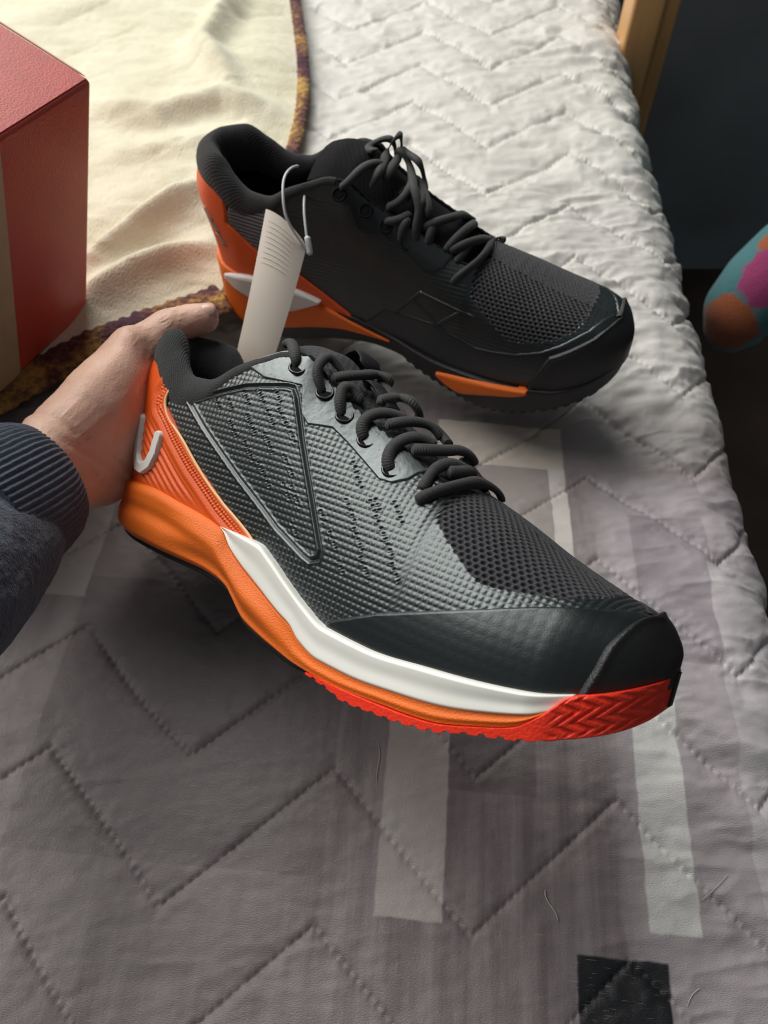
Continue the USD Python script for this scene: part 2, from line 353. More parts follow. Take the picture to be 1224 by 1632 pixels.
# ------------------------------------------------------------------ what lies beyond the bed
dark = plain('dark_floor', (.035, .024, .018), .45, .4, vary=(9, .3))
fl = obj('floor', trimesh.creation.box([4, 5, .02], trimesh.transformations.translation_matrix([.8, 1.5, -.46])), dark, None, False); tag(fl, kind='structure')
wl_m = plain('dark_blue_grey_panel', (.165, .19, .21), .35, .5, vary=(6, .2))
cab = obj('wall', trimesh.creation.box([3.36, .04, 2.4], trimesh.transformations.translation_matrix([1.94, 1.075, .75])), wl_m, None, False); tag(cab, kind='structure')

# ------------------------------------------------------------------ the two shoes
# A shoe in its own frame: heel at x = 0, toe at +x, sole at z = 0, outer side at -y (the left shoe is the mirror image). Metres.
LATW = [(-.005, 0), (-.0035, .009), (.002, .018), (.012, .027), (.03, .034), (.06, .036), (.10, .036), (.14, .039), (.18, .044), (.22, .047), (.25, .044), (.268, .0352), (.2765, .0268), (.2822, .0160), (.2848, .0080), (.2855, 0)]
MEDW = [(-.005, 0), (-.0035, .009), (.002, .018), (.012, .027), (.03, .033), (.06, .035), (.10, .033), (.14, .034), (.18, .039), (.22, .043), (.25, .040), (.268, .031), (.2765, .0225), (.2822, .0135), (.2848, .0065), (.2855, 0)]
NEAR = dict(lat=curve(*LATW), med=curve(*MEDW),
    zb=curve((-.005, .034), (.02, .0345), (.06, .033), (.09, .029), (.114, .026), (.123, .023), (.136, .016), (.148, .010), (.162, .006), (.184, .006), (.214, .009), (.238, .012), (.254, .015), (.264, .018), (.28, .025), (.2885, .029)),
    ze=curve((-.005, .112), (0, .113), (.012, .113), (.025, .102), (.04, .093), (.052, .094), (.07, .105), (.085, .112), (.098, .1165), (.106, .1165), (.12, .107), (.14, .096), (.16, .0875), (.18, .079), (.192, .0765), (.21, .0705), (.235, .0605), (.262, .0520), (.275, .0485), (.282, .043), (.286, .038), (.2885, .034)),
    ratio=curve((-.005, .80), (.03, .82), (.08, .80), (.10, .74), (.12, .62), (.15, .50), (.178, .44), (.187, .40), (.1945, .0), (.2885, 0)),
    yc=curve((-.005, 0), (.1, 0), (.2, .004), (.26, .002), (.2885, 0)),
    pw=curve((-.005, .55), (.06, .6), (.12, .75), (.18, .8), (.24, .72), (.275, .6), (.2885, .55)))
FAR = dict(NEAR)
FAR['zb'] = curve((-.005, .03), (.03, .03), (.09, .027), (.14, .018), (.18, .012), (.22, .014), (.25, .017), (.264, .02), (.28, .027), (.2885, .031))
FAR['ze'] = curve((-.005, .107), (0, .108), (.012, .108), (.025, .100), (.04, .093), (.052, .094), (.07, .105), (.085, .112), (.098, .1165), (.106, .1165), (.12, .107), (.14, .097), (.16, .089), (.18, .081), (.192, .078), (.21, .073), (.235, .0655), (.262, .0595), (.275, .056), (.282, .050), (.286, .043), (.2885, .036))
XS, XE = -.005, .2855
def stations(n):
    u = np.linspace(0, 1, n); w = .10
    x = np.where(u < w, (u / w) ** 2 * w * .5, np.where(u > 1 - w, 1 - ((1 - u) / w) ** 2 * w * .5, w * .5 + (u - w) * (1 - w) / (1 - 2 * w)))
    return XS + (XE - XS) * x
def surf(c, x, t, side, off=0.):
    """Upper at station x, t from 0 (bite line) to 1 (top edge: collar, throat or ridge)."""
    W = np.maximum((c['lat'] if side < 0 else c['med'])(x) - .0015 + off, 0)
    zb, ze, p, r = c['zb'](x), c['ze'](x) + 0 * off, c['pw'](x), np.clip(c['ratio'](x), 0, 1)
    tm = np.arccos(r ** (1 / p)); th = tm * t
    y = W * np.maximum(np.cos(th), 0) ** p
    z = zb + (ze - zb) * np.sin(th) ** p / np.maximum(np.sin(tm) ** p, 1e-9)
    push = smooth(.034, -.004, x) * np.sin(np.pi * np.clip(t * 1.05 + .05, 0, 1)) ** 1.2
    return np.stack([x + 0 * t - .0075 * push, side * (y + .0012 * push) + c['yc'](x) * smooth(0, 1, t), z], -1)
def half(c, side, nx, nt):
    x = stations(nx); tf = np.linspace(0, 1, 161) ** 1.5
    X, T = np.meshgrid(x, tf, indexing='ij'); P = surf(c, X, T, side)
    g = np.concatenate([np.zeros((nx, 1)), np.cumsum(np.linalg.norm(np.diff(P, axis=1), axis=2), 1)], 1)
    tt = np.array([np.interp(np.linspace(0, gi[-1], nt), gi, tf) for gi in g])
    X = np.repeat(x[:, None], nt, 1); P = surf(c, X, tt, side)
    G = np.linspace(0, 1, nt)[None] * g[:, -1:] + (c['zb'](x) - .02)[:, None]
    n = np.cross(np.gradient(P, axis=0), np.gradient(P, axis=1)) * (-side)
    n /= np.linalg.norm(n, axis=2, keepdims=True) + 1e-12
    n[:3] = n[3]; n[-3:] = n[-4]
    return P, X * 1000, G * 1000, n      # X, G: run along the shoe and girth above the sole, mm

def lace_up(B, q):
    # the cord lies flat on the shoe: its thin direction points away from the foot
    p = spline(q, .00022 if B.near else .0005); o = p - np.stack([p[:, 0] - .012, 0 * p[:, 1], p[:, 2] * 0 + .075], 1); return o / np.linalg.norm(o, axis=1, keepdims=True)
class Builder:
    def __init__(self, root, cfg, mirror, R, loc):
        self.root, self.c, self.mirror, self.R, self.loc = root, cfg, mirror, R, np.array(loc)
    def place(self, v):
        v = np.array(v, float)
        if self.mirror: v = v * [1, -1, 1]
        return v @ self.R.T + self.loc
    def add(self, name, mesh, m, parent=None, smooth=True, label=None):
        if isinstance(mesh, tuple): v, f = mesh; f = np.asarray(f); f = tris(f) if f.shape[1] == 4 else f
        else: v, f = np.array(mesh.vertices), np.array(mesh.faces)
        v = self.place(v) - self.loc
        if self.mirror: f = f[:, ::-1]
        return obj(name, (v, f), m, parent if parent is not None else self.root, smooth, label=label)
def keep_faces(P, q, mask):
    q = q[mask[q].any(1)]; used = np.unique(q); idx = np.full(len(P), -1); idx[used] = np.arange(len(used))
    return P[used], idx[q]
def dots(X, G, p=2.6, h=.00034):
    c = (.5 + .5 * np.cos(2 * np.pi * X / p)) * (.5 + .5 * np.cos(2 * np.pi * G / p))
    return h * (c ** .55 - .35)
def holes(X, G, p=3.05, depth=.0011):
    row = np.round(G / (p * .80)); sx = X + (row % 2) * p / 2
    dx = (sx + p / 2) % p - p / 2; dy = G - row * p * .80
    r = np.hypot(dx * .86, dy * 1.08)
    k = p / 3.7; return -depth * smooth(1.30 * k, .74 * k, r) + .00015 * np.cos(np.clip(r / k - 1.5, -1, 1) * 2)
def pits(X, G, spots):
    """Clusters of short punched slits that run diagonally down towards the toe."""
    z = np.zeros_like(X)
    for (x, g, n) in spots:
        for k in range(n):
            cx, cg = x + (k - (n - 1) / 2) * 1.9, g - (k - (n - 1) / 2) * 1.75
            u, v = (X - cx) * .8 + (G - cg) * .6, -(X - cx) * .6 + (G - cg) * .8
            w = (np.abs(u) < 3) & (np.abs(v) < 3)
            e = (u[w] / .62) ** 2 + (v[w] / .34) ** 2
            z[w] += -.0008 * np.exp(-e) + .00025 * np.exp(-((np.sqrt(e) - 2.0) / .6) ** 2)
    return z
COUNTER_L = [(-12, -14), (-12, 96), (33, 96), (31.4, 68.4), (29.3, 64), (30.5, 59), (46.3, 47.6), (62.4, 36.8), (85, 23.2), (100.3, 16), (110.6, 10), (116, 4), (116, -14)]
TRI = [(45.6, 63.8), (60, 70), (80, 77), (102.9, 81.3), (107, 81.3), (110, 78), (120, 60.5), (132.7, 41), (147.3, 18.5), (147.2, 14.5), (143.1, 12.6), (139, 13.5), (119.6, 20.7), (90.6, 36.4), (62, 53.5)]
EYESTAY = [(79.5, 88.6), (77.5, 86), (89.2, 82.4), (110.2, 83.0), (115, 71), (119.8, 67.2), (131.4, 69), (140.5, 64.7), (161.2, 54), (167.2, 54.4), (172.3, 59), (174, 64), (190, 90), (190, 130), (70, 130)]
MESHZ = [(190, 56), (191.5, 47), (200.4, 40.1), (215.4, 30.4), (221.3, 28), (234.3, 30), (247.6, 34.5), (256, 41.5), (259, 50), (259, 120), (190, 120)]
FORE_L = [(150, -20), (158, -12), (161.5, -6.1), (183.5, 4.7), (207.3, 13.8), (227.6, 21.6), (245, 29.3), (261.1, 37.2), (268.7, 46.5), (272, 52), (300, 90), (310, -20)]
BUMP_L = [(257, -30), (263.9, 2), (266.2, 11.4), (267.4, 20), (269.8, 28), (272, 38), (273.5, 50), (273.5, 120), (320, 120), (320, -30)]
SPOTS = [(66, 66.5, 3), (74, 67.5, 3), (83, 72, 4), (91, 74.5, 4), (100, 76.5, 4), (80, 57, 4), (90, 61, 5), (100, 66, 4), (106, 68, 4), (93, 49, 5), (103, 55, 5), (113, 62, 5), (105, 41, 6), (117, 48, 5), (126, 36, 5), (131, 22, 4), (120, 37, 4),
         (149, 56, 3), (153, 51, 4), (166, 44, 3), (143, 32, 3), (155, 38, 5), (166, 41, 5), (176, 44, 5), (152, 24, 4), (164, 28, 5), (177, 31, 6), (160, 15, 3), (172, 18, 5), (186, 21, 4)]
def layer(B, name, P, n, X, G, sd, thick, m, extra=None, margin=1.3, sink=.0010, flip=False, edge=.55, label=None, soft=None):
    """A film or moulding over the upper where sd < 0: its rim dives under the base cloth so that the outline stays clean."""
    lo, hi = soft or (edge, -edge)
    off = -sink + (thick + sink) * smooth(lo, hi, sd)
    if extra is not None: off = off + extra * smooth(.2, -.8, sd)
    V = (P + n * off[..., None]).reshape(-1, 3)
    V2, q = keep_faces(V, gridfaces(*X.shape, flip=flip), (sd < margin).ravel())
    if len(q): return B.add(name, (V2, q), m, label=label)
def sole_band(c, x, lo, hi, offs, vs, lathi=None, cap_in=.0):
    """A closed slab of the sole: outer wall from lo(x) to hi(x); offs(x, v): how far the wall stands out."""
    rings = []
    v = np.asarray(vs)
    for xi in x:
        l, h_ = float(lo(xi)), float(hi(xi)); h_ = max(h_, l + 1e-4)
        z = l + (h_ - l) * v; o = offs(xi, v, z)
        wl_, wm = float(c['lat'](xi)), float(c['med'](xi))
        a = np.stack([np.full(len(v), xi), -(wl_ + o), z], 1); b = np.stack([np.full(len(v), xi), wm + o, z], 1)[::-1]
        rings.append(np.vstack([a, b]))
    return np.array(rings)
def heel_round(r):
    """Pushes the back of a sole slab outwards and rounds it."""
    r = r.copy(); w = smooth(.03, -.004, r[..., 0]); r[..., 0] -= .0035 * w
    return r
def toe_round(r):
    r = r.copy(); r[..., 0] += .0012 * smooth(.264, .285, r[..., 0]); return r
def collar_path(c, x_front, n=170):
    xs = np.r_[np.linspace(x_front, .02, 60), .02 - (.02 - XS) * np.linspace(0, 1, 40)[1:] ** .5]
    L = surf(c, xs, np.ones_like(xs), -1); Md = surf(c, xs, np.ones_like(xs), 1)
    p = np.vstack([L, Md[::-1][1:]]); return spline(p[::3], .0006)
def build_shoe(root, cfg, mirror, R, loc, near):
    B = Builder(root, cfg, mirror, R, loc); B.near = near; c = cfg
    nx, nt = (660, 240) if near else (440, 150)
    seen = -1 if near else 1                                   # the side that the photo shows best
    # ---- upper
    for side in (-1, 1):
        k = 1 if side == seen else .6
        P, X, G, n = half(c, side, int(nx * k), int(nt * k)); fl = side > 0
        sd_mesh = poly_sd(X, G, MESHZ)
        base = dots(X, G)
        if near and side < 0:
            d_tri, _ = line_d(X, G, TRI + TRI[:1]); ins = poly_sd(X, G, TRI)
            base = base * smooth(1.3, 2.2, d_tri) * (1 - .2 * (ins < 0))
            base = base + .00045 * np.exp(-((ins - 1.5) / .55) ** 2) + .00045 * np.exp(-((ins + 1.5) / .55) ** 2) - .0010 * np.exp(-(ins / .6) ** 2)
            base = base + pits(X, G, SPOTS)
        elif not near: base = base * (.45 if side > 0 else 1) + (0.00007 * np.sin(2 * np.pi * G / 2.6) if side > 0 else 0)
        base = base * smooth(-.4, .8, sd_mesh) + holes(X, G) * smooth(.4, -.8, sd_mesh)
        V = (P + n * base[..., None]).reshape(-1, 3); q = gridfaces(*X.shape, flip=fl)
        inside = (sd_mesh < 0).ravel()[q].sum(1) >= 3
        B.add('upper', (V, q[~inside]), M['upper']); B.add('toe_mesh', (V, q[inside]), M['mesh'])
        # eyestay film
        sd = poly_sd(X, G, EYESTAY)
        layer(B, 'eyestay', P, n, X, G, sd, .0007, M['eyestay'] if near else M['smooth_black'], .00012 * (meshkit.fbm(np.stack([X / 2.2, G / 2.2, 0 * X], -1), 2, 41) - .5), flip=fl)
        # forefoot film and toe bumper
        sd = poly_sd(X, G, FORE_L if (near or side < 0) else FORE_M)
        layer(B, 'forefoot_film', P, n, X, G, sd, .0007, M['smooth_black'], dots(X, G, 4.4, .00005), flip=fl, soft=(.6, -2.2))
        sd = poly_sd(X, G, BUMP_L if (near or side < 0) else BUMP_M)
        rim = .0009 * np.exp(-((sd + 2.2) / 1.3) ** 2)
        layer(B, 'toe_bumper', P, n, X, G, sd, .0017, M['bumper'], rim, flip=fl, soft=(.5, -1.6), margin=2.0)
        # heel counter
        poly = COUNTER_L if (near or side < 0) else COUNTER_M
        sd = poly_sd(X, G, poly)
        ex = np.zeros_like(X)
        if near or side < 0:
            dd = -sd
            band = smooth(1.4, 1.9, dd) * smooth(6.2, 5.7, dd)
            _, run = line_d(X, G, poly[3:12])
            cell = (.5 + .5 * np.cos(2 * np.pi * (dd - 2.6) / 2.2)) * (.35 + .65 * smooth(-.5, .4, np.cos(2 * np.pi * (run + (np.round((dd - 2.6) / 2.2) % 2) * .85) / 1.7)))
            ex += band * (.0008 * cell - .0004)
            ribs = smooth(10.5, 11.5, dd) * (X < 90) * smooth(-2, 6, G - 18) * smooth(52, 44, G)
            ex += ribs * (.00040 * np.sin(2 * np.pi * dd / 3.3))
            ex += .0006 * np.exp(-((dd - 8.2) / 1.4) ** 2)
        layer(B, 'heel_counter', P, n, X, G, sd, .0015, M['orange_tpu'], ex, flip=fl, margin=1.6)
        if near or side < 0:                                      # pale piping along its front edge
            pts = np.array(poly[3:12], float); pp = spline(np.c_[pts, 0 * pts[:, 0]], .9)[:, :2]
            from scipy.spatial import cKDTree
            idx = cKDTree(np.stack([X.ravel(), G.ravel()], 1)).query(pp)[1]
            pq = (P + n * .0010).reshape(-1, 3)[idx]; kz = np.hanning(13); kz /= kz.sum()
            pq = np.stack([np.convolve(np.pad(pq[:, i], 6, 'edge'), kz, 'valid') for i in range(3)], 1)
            B.add('piping', tube(pq[::4], .0007, 8, .0012), M['piping'])
        if not near and side > 0:
            sd = poly_sd(X, G, [(24, 60), (28, 72), (56, 84), (58, 60), (54, 34), (36.6, 44.5), (24, 53)])
            layer(B, 'ankle_mesh', P, n, X, G, sd, .0010, M['grey_mesh'], .0003 * np.sin(2 * np.pi * G / 2.4), flip=fl)
            for pl in ([(131, 7), (160, 41)], [(147, 4), (172, 24)], [(152, 3), (186, 36)], [(155, 34), (184, 17)], [(160, 41), (196, 36)], [(131, 7), (147, 4)]):
                d, _ = line_d(X, G, pl)
                layer(B, 'side_rib', P, n, X, G, d - 1.1, .0007, M['smooth_black'], flip=fl, margin=.8, edge=.4)
            for (gx, gg) in ((8.5, 52), (12, 45), (15.5, 37)):
                sd = poly_sd(X, G, [(gx - 4.5, gg + 4), (gx - .5, gg + 5), (gx + 4.5, gg - 2), (gx + .5, gg - 4)])
                layer(B, 'heel_print', P, n, X, G, sd, .0023, M['grey_logo'], flip=fl, margin=.8, edge=.4)
        if near and side < 0:
            # raised pale letter wrapped on the heel (seen half behind the thumb)
            d, _ = line_d(X, G, [(34, 43.5), (33.4, 35), (31, 29), (26.5, 25.5), (21.5, 26), (18, 31), (16.6, 38), (15.5, 49)])
            layer(B, 'heel_letter', P, n, X, G, d - 2.75, .0038, M['logo'], flip=fl, margin=1.0, edge=.45)
        # lining, a few millimetres inside
        m_ = X[:, 0] < 206
        Li = (P - n * .0042)[m_]; 
        B.add('lining', (Li.reshape(-1, 3), gridfaces(Li.shape[0], Li.shape[1], flip=not fl)), M['lining'])
        # stitched throat edge
        e = surf(c, np.linspace(.1005, .186, 60), np.ones(60), side)
        B.add('throat_edge', tube(e + [0, 0, -.0004], .0011, 8, .0015, rings=(.0022, .18)), M['lining'])
    # ---- insole
    xi = np.linspace(.003, .2, 40); rows = []
    for x in xi:
        l, r_ = float(c['lat'](x)) - .004, float(c['med'](x)) - .004
        rows.append(np.stack([np.full(9, x), np.linspace(-l, r_, 9), np.full(9, float(c['zb'](x)) + .012)], 1))
    B.add('insole', (np.array(rows).reshape(-1, 3), gridfaces(40, 9)), M['lining'])
    # ---- padded collar
    p = collar_path(c, .103); t, a, b = frames(p); up = np.zeros_like(p); up[:, 2] = 1
    out = np.cross(t, up); out /= np.linalg.norm(out, axis=1, keepdims=True); out *= np.sign((out * (p - [.03, 0, .1])).sum(1))[:, None]
    fwd = smooth(.0, .085, p[:, 0]); rh = .0085 - .0062 * fwd; rv = .0150 - .0118 * smooth(.008, .085, p[:, 0])
    ctr = p - up * (rv * .82 - .002 * (1 - fwd))[:, None] - out * (rh * .25)[:, None]
    ang = np.linspace(0, 2 * np.pi, 150, endpoint=False); s = np.arange(len(p)) * .0006
    kn = 1 + .020 * np.sin(ang[None] * 30 + (np.arange(len(p)) // 2 % 2)[:, None] * np.pi)
    ring = ctr[:, None] + (np.cos(ang)[None] * rh[:, None] * kn)[..., None] * out[:, None] + (np.sin(ang)[None] * rv[:, None] * kn)[..., None] * up[:, None]
    B.add('collar', loft(ring), M['knit'])
    # ---- tongue
    xt = np.linspace(.092 if near else .084, .2, 130 if near else 70); vt = np.linspace(-1, 1, 90 if near else 40); Xt, Vt = np.meshgrid(xt, vt, indexing='ij')
    Lx, Mx = surf(c, Xt, np.ones_like(Xt), -1), surf(c, Xt, np.ones_like(Xt), 1)
    kx = .94 + .18 * smooth(.108, .122, Xt); T = Lx * ((1 - kx * Vt) / 2)[..., None] + Mx * ((1 + kx * Vt) / 2)[..., None]
    T[..., 2] += -.0035 + .0085 * (1 - Vt ** 2) * smooth(.2, .17, Xt) + (.003 if near else .004) * smooth(.112, .086, Xt)
    T[..., 0] -= .002 * smooth(.11, .085, Xt)
    T[..., 2] += holes(Xt * 1000, Vt * 24, 3.4, .0008)
    th = T.copy(); th[..., 2] -= .005
    B.add('tongue', (np.vstack([T.reshape(-1, 3), th.reshape(-1, 3)]), np.vstack([gridfaces(len(xt), len(vt)), gridfaces(len(xt), len(vt), flip=True) + T.size // 3])), M['mesh'] if near else M['lining'])
    if near:
        B.add('tongue_loop', tube([(.1015, .014, .1165), (.1045, .0135, .1225), (.1095, .0125, .1245), (.1145, .0105, .1225), (.118, .009, .1165)], .0070, 14, .001, rings=(.0014, .04), up=np.array([.5, 0, .8]), flat=.16), M['webbing'])
        B.add('tongue_loop', tube([(.128, -.006, .1085), (.131, -.0055, .1115), (.137, -.006, .1085), (.143, -.006, .1045), (.147, -.006, .1000)], .0050, 12, .001, rings=(.0014, .05), up=np.array([.5, 0, .8]), flat=.2), M['webbing'])
    # ---- laces and eyelets
    for path in (NEAR_LACES if near else FAR_LACES):
        q = np.array(path) / 1000
        B.add('lace', tube(q, .0027, 16, .00022 if near else .0005, rings=(.00112, .035), up=lace_up(B, q), flat=.78), M['lace'])
    for (x, y, z) in EYELETS:
        for sgn in ((-1, 1)):
            P0 = np.array([x, sgn * -y, z]) / 1000; o = P0 - np.array([P0[0] - .012, 0, P0[2] - .022]); o /= np.linalg.norm(o)
            tor = trimesh.creation.torus(.0036, .00075, 24, 10); Rm = trimesh.geometry.align_vectors([0, 0, 1], o); tor.apply_transform(Rm); tor.apply_translation(P0 + o * .0007)
            e = B.add('eyelet', tor, M['metal'] if near else M['lining'])
            dk = trimesh.creation.cylinder(.0034, .0006, sections=20); dk.apply_transform(Rm); dk.apply_translation(P0 + o * .0006)
            B.add('eyelet_hole', dk, M['lining'])
    # ---- sole
    xs = stations(300)
    if near:
        o_top = curve((-.005, .037), (.008, .038), (.02, .0388), (.037, .0397), (.061, .0373), (.078, .0349), (.090, .0322), (.097, .0258), (.107, .0199), (.123, .0127), (.135, .0077), (.143, .005), (.150, .0005), (.163, -.0028), (.179, -.0026), (.203, 0), (.223, .003), (.241, .0077), (.253, .0117), (.262, .0155), (.2885, .0155))
        o_bot = curve((-.005, .016), (.004, .0135), (.015, .012), (.027, .0115), (.046, .0108), (.063, .0105), (.079, .0103), (.092, .0088), (.099, .0066), (.105, .002), (.113, -.004), (.118, -.0056), (.133, -.0085), (.150, -.0105), (.168, -.0105), (.197, -.0076), (.219, -.005), (.238, .0008), (.250, .0057), (.257, .0122), (.264, .0200), (.2885, .0155))
        w_top = curve((.088, .0325), (.103, .0322), (.114, .0315), (.123, .0276), (.136, .0206), (.148, .0148), (.162, .0103), (.184, .0100), (.214, .0134), (.238, .0164), (.254, .0191), (.2645, .0220), (.2885, .03))
        r_bot = curve((.158, -.0105), (.172, -.0115), (.179, -.0128), (.198, -.0109), (.220, -.0073), (.236, -.0021), (.252, .002), (.267, .0074), (.279, .0133), (.284, .0173), (.287, .0215), (.2885, .0235))
        r_top = curve((.158, -.0102), (.168, -.0096), (.197, -.0073), (.219, -.0047), (.238, .0011), (.250, .006), (.257, .0128), (.264, .0214), (.272, .0248), (.280, .0288), (.286, .0323), (.2885, .034))
        def o_off(x, v, z):
            heel = smooth(.11, .05, x); mid = smooth(.05, .08, x) * smooth(.15, .11, x)
            shelf = .0034 * np.sin(np.pi * np.clip(v * .92 + .12, 0, 1)) ** .6 - .0018 * np.exp(-((v - .52) / .13) ** 2) + .0010 * np.exp(-((v - .86) / .1) ** 2)
            band = .0014 + .0009 * np.exp(-((v - .45) / .2) ** 2)
            lobe = .0030 * np.exp(-((v - .62) / .22) ** 2) - .0012 * np.exp(-((v - .2) / .14) ** 2)
            rnd = -.0022 * smooth(.1, 0, v) - .0022 * smooth(.93, 1, v)
            return heel * shelf + (1 - heel) * band + mid * lobe + rnd
        vs = np.linspace(0, 1, 40)
        B.add('midsole', loft(heel_round(sole_band(c, xs[xs < .263], o_bot, o_top, o_off, vs))), M['orange'])
        xw = np.linspace(.0885, .2648, 220)
        def w_off(x, v, z):
            e = smooth(0, .1, v) * smooth(1, .9, v)
            return (.0002 + .0015 * smooth(.088, .11, x) * np.sqrt(e) - .0006 * np.exp(-((v - .45) / .25) ** 2)) * smooth(.268, .25, x) + .0008
        B.add('midsole_wedge', loft(sole_band(c, xw, lambda x: np.maximum(o_top(x) - .0006, -.02), w_top, w_off, np.linspace(0, 1, 24))), M['white'])
        xr = np.linspace(.158, .2854, 760)
        xr = np.unique(np.r_[xr, .277 + .0084 * (1 - np.linspace(0, 1, 150) ** 2)])
        def r_off(x, v, z):
            q = (x * 1000 * .9 - 4.4 * np.abs(((z * 1000 - x * 620) / 3.9) % 2 - 1)) / 4.1
            gr = np.clip(np.abs((q % 1) - .5) * 2, 0, 1)
            cut = -.0009 * smooth(.55, .25, gr) * smooth(.258, .266, x) * smooth(.03, .12, v) * smooth(.98, .9, v)
            return .0020 + .0014 * smooth(.25, .262, x) + cut - .0008 * smooth(.92, 1, v)
        def teeth(x):
            k = np.abs(((x * 1000) / 6.4) % 1 - .5) * 2
            return r_bot(x) - .0008 * (smooth(.25, .5, k) - .5) * smooth(.272, .25, x) * (.5 + .9 * meshkit.noise(np.array([float(x) * 160, 0.3, .1]), 5))
        B.add('outsole', loft(toe_round(sole_band(c, xr, teeth, r_top, r_off, np.linspace(0, 1, 40)))), M['red'], label='red herringbone rubber at the toe')
        t_bot = lambda x: o_bot(x) - .0026 * smooth(.175, .14, x) - .0004
        B.add('outsole', loft(heel_round(sole_band(c, xs[(xs < .175)], lambda x: t_bot(x), lambda x: o_bot(x) + .001, lambda x, v, z: -.0030 + 0 * v, np.linspace(0, 1, 8)))), M['tread'], label='black strip painting the shade under heel and arch')  # thin black layer stands in for the shadow below the orange sole
        tip = np.linspace(.2748, .2858, 24)
        B.add('outsole_tip', loft(toe_round(sole_band(dict(lat=lambda x: .0005 + 0 * x, med=lambda x: float(c['med'](min(x, .2854))) + .0034), tip + .0004, lambda x: r_bot(min(x, .2854)) + .001, lambda x: r_top(min(x, .2854)) + .001, lambda x, v, z: 0 * v, np.linspace(0, 1, 10)))) , M['tread'])
    else:
        bot = curve((-.005, .004), (.004, -.004), (.02, -.009), (.044, -.008), (.07, -.003), (.10, .006), (.13, .011), (.148, .0105), (.16, .006), (.177, .001), (.206, -.0045), (.23, -.001), (.247, .0055), (.265, .012), (.279, .019), (.286, .026), (.2885, .03))
        top = lambda x: c['zb'](x) + .004
        o_bot = curve((-.005, .006), (.004, -.003), (.02, -.0075), (.044, -.0015), (.081, .0100), (.11, .0160), (.1405, .0180))
        o_top = curve((-.005, .036), (.05, .036), (.0711, .0345), (.0923, .0300), (.1147, .0235), (.1405, .0183))
        B.add('midsole', loft(heel_round(sole_band(c, xs[xs < .1405], o_bot, o_top, lambda x, v, z: .0022 - .0015 * smooth(.12, 0, v) - .0018 * smooth(.9, 1, v), np.linspace(0, 1, 20)))), M['orange'], label='orange heel section running to a point')
        B.add('midsole', loft(heel_round(sole_band(c, xs, bot, top, lambda x, v, z: .0006 + .0016 * smooth(.13, .16, x) - .0015 * smooth(.9, 1, v), np.linspace(0, 1, 20)))), M['bumper'], label='black forefoot section')
        chip_lo = curve((.012, .027), (.02, .0225), (.037, .0195), (.05, .0185), (.063, .0198), (.078, .0265), (.0895, .0338)); chip_hi = curve((.012, .0305), (.02, .0345), (.036, .0388), (.05, .0398), (.066, .0396), (.0895, .0345))
        B.add('side_chip', loft(heel_round(sole_band(c, np.linspace(.012, .0893, 80), chip_lo, chip_hi, lambda x, v, z: .0036 - .0016 * (smooth(.12, 0, v) + smooth(.88, 1, v)), np.linspace(0, 1, 16)))), M['logo'])
        xp = np.linspace(.176, .238, 60)
        p_lo = curve((.176, .0075), (.183, .002), (.192, -.0008), (.205, .0035), (.218, .0085), (.232, .0130), (.238, .0165)); p_hi = curve((.176, .0098), (.19, .0128), (.208, .0160), (.225, .0182), (.238, .0195))
        B.add('midsole_window', loft(sole_band(c, xp, p_lo, p_hi, lambda x, v, z: .0042 - .0016 * (smooth(.15, 0, v) + smooth(.85, 1, v)), np.linspace(0, 1, 12))), M['orange'], label='orange patch in the black forefoot wall')
        xr = np.linspace(.245, .2854, 200)
        def far_teeth(x): return bot(x) - .0012 - .0014 * (np.abs(((x * 1000) / 6.4) % 1 - .5) * 2 > .5) * smooth(.286, .27, x)
        B.add('outsole', loft(sole_band(c, np.linspace(.15, .2854, 300), far_teeth, lambda x: bot(x) + .003, lambda x, v, z: .0012 + 0 * v, np.linspace(0, 1, 6))), M['tread'])
        tip = np.linspace(.2705, .2859, 24)
        B.add('outsole_tip', loft(sole_band(dict(med=lambda x: -.004 + 0 * x, lat=lambda x: float(c['lat'](min(x, .2854))) + .0035), tip, lambda x: bot(min(x, .2854)) + .004, lambda x: bot(min(x, .2854)) + .013, lambda x, v, z: 0 * v, np.linspace(0, 1, 10))), M['red'])
    return B
COUNTER_M = [(-12, -14), (-12, 96), (20, 96), (23.8, 59.4), (23, 52.6), (36.6, 43.7), (52.6, 34.8), (71.1, 31.7), (92.3, 18.4), (114.7, 5.1), (140, -2), (140, -14)]
FORE_M = [(100, -20), (118, 5), (135, 22), (170, 24), (200, 18), (225, 22), (240, 27), (250, 33), (262, 42), (268, 52), (300, 90), (310, -20)]
BUMP_M = [(232, -30), (237, 4), (240.3, 13), (245.3, 24.6), (255.6, 30.5), (266, 36.5), (272, 43), (275, 50), (275, 120), (320, 120), (320, -30)]
EYELETS = [(104.9, -27.1, 109.9), (120.7, -24.4, 101.8), (133.2, -23.3, 94.0), (147.0, -22.8, 86.1), (163.6, -24.2, 77.0)]
